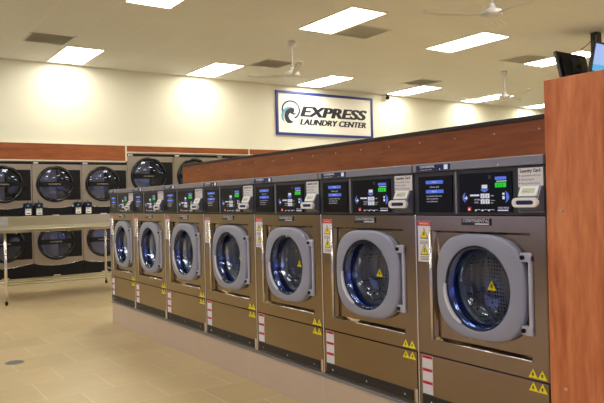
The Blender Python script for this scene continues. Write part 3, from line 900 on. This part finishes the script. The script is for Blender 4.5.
    b.loops([[(-.0115, *p) for p in cir(.1725)], [(-.009, *p) for p in cir(.1705)], [(.004, *p) for p in cir(.1695)]], rubber)
    # lighter grip lip on the lower left of the opening
    Lp = []
    for k in range(22):
        a = math.radians(2 - 62*k/21); th = .013*math.sin(PI*(k+1.5)/24)**.5
        Lp.append([(x_, dcy + r_*math.cos(a), cz + r_*math.sin(a)) for x_, r_ in ((-.010, .168), (-.0175, .170), (-.018, .170+th), (-.0115, .172+th))])
    b.loops(Lp, doorlip, cap0=True, cap1=True, smooth=False)
    do = b.build('door', t, label='grey rounded door surround')
    b = MB()
    b.loops([[(x_, *p) for p in cir(r_)] for r_, x_ in ((.1690, -.005), (.165, -.007), (.158, -.003), (.148, .020), (.137, .055), (.118, .078), (.09, .088), (.045, .092), (.012, .093))], glass_m, cap1=True)
    b.build('door_glass', do)
    b = MB()
    b.loops([[(x_, *p) for p in cir(r_)] for r_, x_ in ((.1695, .004), (.156, .010), (.150, .040), (.158, .060), (.176, .052))], blue_rim)
    b.build('door_seal', do, label='inner ring coloured as the blue glass reflection')
    b = MB()
    tri = [(-.024, -.014), (.024, -.014), (0, .028)]
    b.prism(tri, lambda a, c: (.088, dcy-a+.004, cz+c-.004), lambda a, c: (.0890, dcy-a+.004, cz+c-.004), yellow)
    b.poly([(-.004, .012), (.004, .012), (.001, .003), (.007, .003), (-.005, -.010), (-.001, -.002), (-.007, -.002)], lambda a, c: (.0877, dcy-a+.004, cz+c-.004), ink)
    b.build('glass_sticker', do, label='yellow triangular sticker on the glass', fix=False)
    # hinge
    b = MB()
    hy = L_(.893)
    b.box((-.009, hy-.009, .424), (.012, hy+.007, .708), hingegrey, .004)
    b.box((-.009, hy-.009, .408), (.020, hy+.042, .442), hingegrey, .004)
    b.box((-.009, hy-.009, .682), (.020, hy+.042, .716), hingegrey, .004)
    b.box((.010, hy-.022, .42), (.020, hy-.009, .70), navy, .002)  # dark blue strip standing in for the shadow beside the bar
    b.build('hinge', do)
    for zk in (.425, .699):
        k_ = MB(); k_.tube((-.017, hy+.030, zk), (-.008, hy+.030, zk), .0085, black, 16); k_.build('hinge_bolt', do, label='black round hinge bolt')
    # drum
    b = MB()
    def C2(r_): return [(cy + r_*math.cos(a), cz + r_*math.sin(a)) for a in AN]
    b.loops([[(x_, *p) for p in C2(r_)] for x_, r_ in ((.052, .176), (.070, .180), (.073, .172), (.090, .178), (.093, .170), (.110, .180), (.113, .172), (.130, .186), (.15, .25))], drum_rib)
    b.loops([[(x_, *p) for p in C2(r_)] for x_, r_ in ((.15, .25), (.17, .262), (.235, .262), (.24, .256), (.25, .262), (.295, .262), (.30, .256), (.31, .262), (.33, .258), (.345, .24), (.335, .15), (.32, .07), (.31, .055))], drum_m)
    b.loops([[(x_, *p) for p in C2(r_)] for x_, r_ in ((.31, .055), (.30, .045), (.297, .010))], drum_rib, cap1=True)
    for q in range(3):
        a = q*2*PI/3 + .9; c_, s_ = math.cos(a), math.sin(a)
        P0 = lambda r_, w_, x_: (x_, cy + r_*c_ - w_*s_, cz + r_*s_ + w_*c_)
        b.loops([[P0(.261, -.035, x_), P0(.20, -.010, x_), P0(.20, .010, x_), P0(.261, .035, x_)] for x_ in (.16, .33)], drum_rib, cap0=True, cap1=True, smooth=False)
    b.build('drum', t, label='perforated steel drum')
    return t
WL = ['nearest washing machine, largest, against the tall wood cabinet',
      'second washing machine from the tall wood cabinet, next to the nearest one',
      'third washing machine from the tall wood cabinet',
      'middle washing machine of the seven, fourth from either end',
      'fifth washing machine from the tall wood cabinet',
      'second farthest washing machine, next to the one at the far end',
      'farthest washing machine at the free end of the row']
proto = None
for i in range(7):
    yc = (BY[i]+BY[i+1])/2; s_ = (BY[i+1]-BY[i])/WW
    if proto is None:
        proto = make_washer((X0, yc, ZB), WL[0]); proto.scale = (1, s_, 1)
    else:
        copy_thing(proto, (X0, yc, ZB), WL[i], (1, s_, 1))

# ------------------------------------------------------------------ televisions on a ceiling pole
t = thing('tv_pole', (9.06, 5.44, H), 'dark pole hanging from the ceiling between two televisions', 'pole')
b = MB(); b.box((-.06, -.05, -.80), (.06, .05, -.012), tv_black, .004); b.build('pole_shaft', t)
b = MB(); b.box((-.065, -.055, -.012), (.065, .055, 0), black, .003); b.build('ceiling_plate', t)
b = MB(); b.tube((-.066, -.04, -.80), (-.066, -.04, -.05), .007, alu, 8); b.build('conduit', t, label='thin grey conduit on the pole')
b = MB(); b.path([(-.06, .02, -.10), (-.11, .05, -.16), (-.18, .08, -.22), (-.25, .10, -.262)], .005, black, 6); b.build('cable', t)
def make_tv(loc, rz, tilt, label):
    """screen faces local -y"""
    t = thing('television', loc, label, 'television', 'televisions on the ceiling pole', rz)
    rt = Matrix.Rotation(-tilt, 4, 'X')
    def tf(mb): mb.v = [tuple(rt @ Vector(p)) for p in mb.v]
    b = MB(); b.box((-.37, -.012, -.215), (.37, .035, .215), tv_black, .006)
    b.box((-.30, .033, -.16), (.30, .065, .13), tv_black, .010)
    tf(b); b.build('tv_body', t)
    b = MB(); b.box((-.338, -.0135, -.185), (.338, -.0115, .186), screen_m)
    o_ = MB(); o_.v, o_.f, o_.mi, o_.m, o_.sm = b.v, b.f, b.mi, b.m, b.sm
    tf(o_); o_.build('tv_screen', t)
    b = MB()
    b.box((-.12, .064, -.09), (.12, .085, .09), housing, .004)
    for x in (-.10, .10): b.box((x-.012, .060, -.19), (x+.012, .075, .19), housing, .002)
    tf(b)
    b.box((-.03, .08, -.03), (.03, .12, .03), tv_black, .003)
    b.build('tv_bracket', t)
    return t
make_tv((8.93, 5.205, 3.055), 0, -.20, 'television with a bright blue picture at the right edge above the cabinet')
make_tv((8.79, 5.66, 3.0), PI, -.24, 'black television seen from behind, left of the ceiling pole')

# ------------------------------------------------------------------ floor drain
t = thing('floor_drain', (.965, 5.18, 0), 'small round metal drain in the floor at the lower left', 'drain')
b = MB(); b.loops([[(r*math.cos(a), r*math.sin(a), z) for a in [2*PI*k/28 for k in range(28)]] for r, z in ((.068, 0), (.066, .003), (.055, .003), (.053, .001))], drain_m, cap1=False); b.build('drain_rim', t)
b = MB()
b.tube((0, 0, 0), (0, 0, .0008), .054, black, 28)
for k in range(-4, 5):
    h_ = math.sqrt(.053**2 - (k*.011)**2); b.box((k*.011-.003, -h_, .0006), (k*.011+.003, h_, .0026), drain_m)
b.build('drain_grate', t)
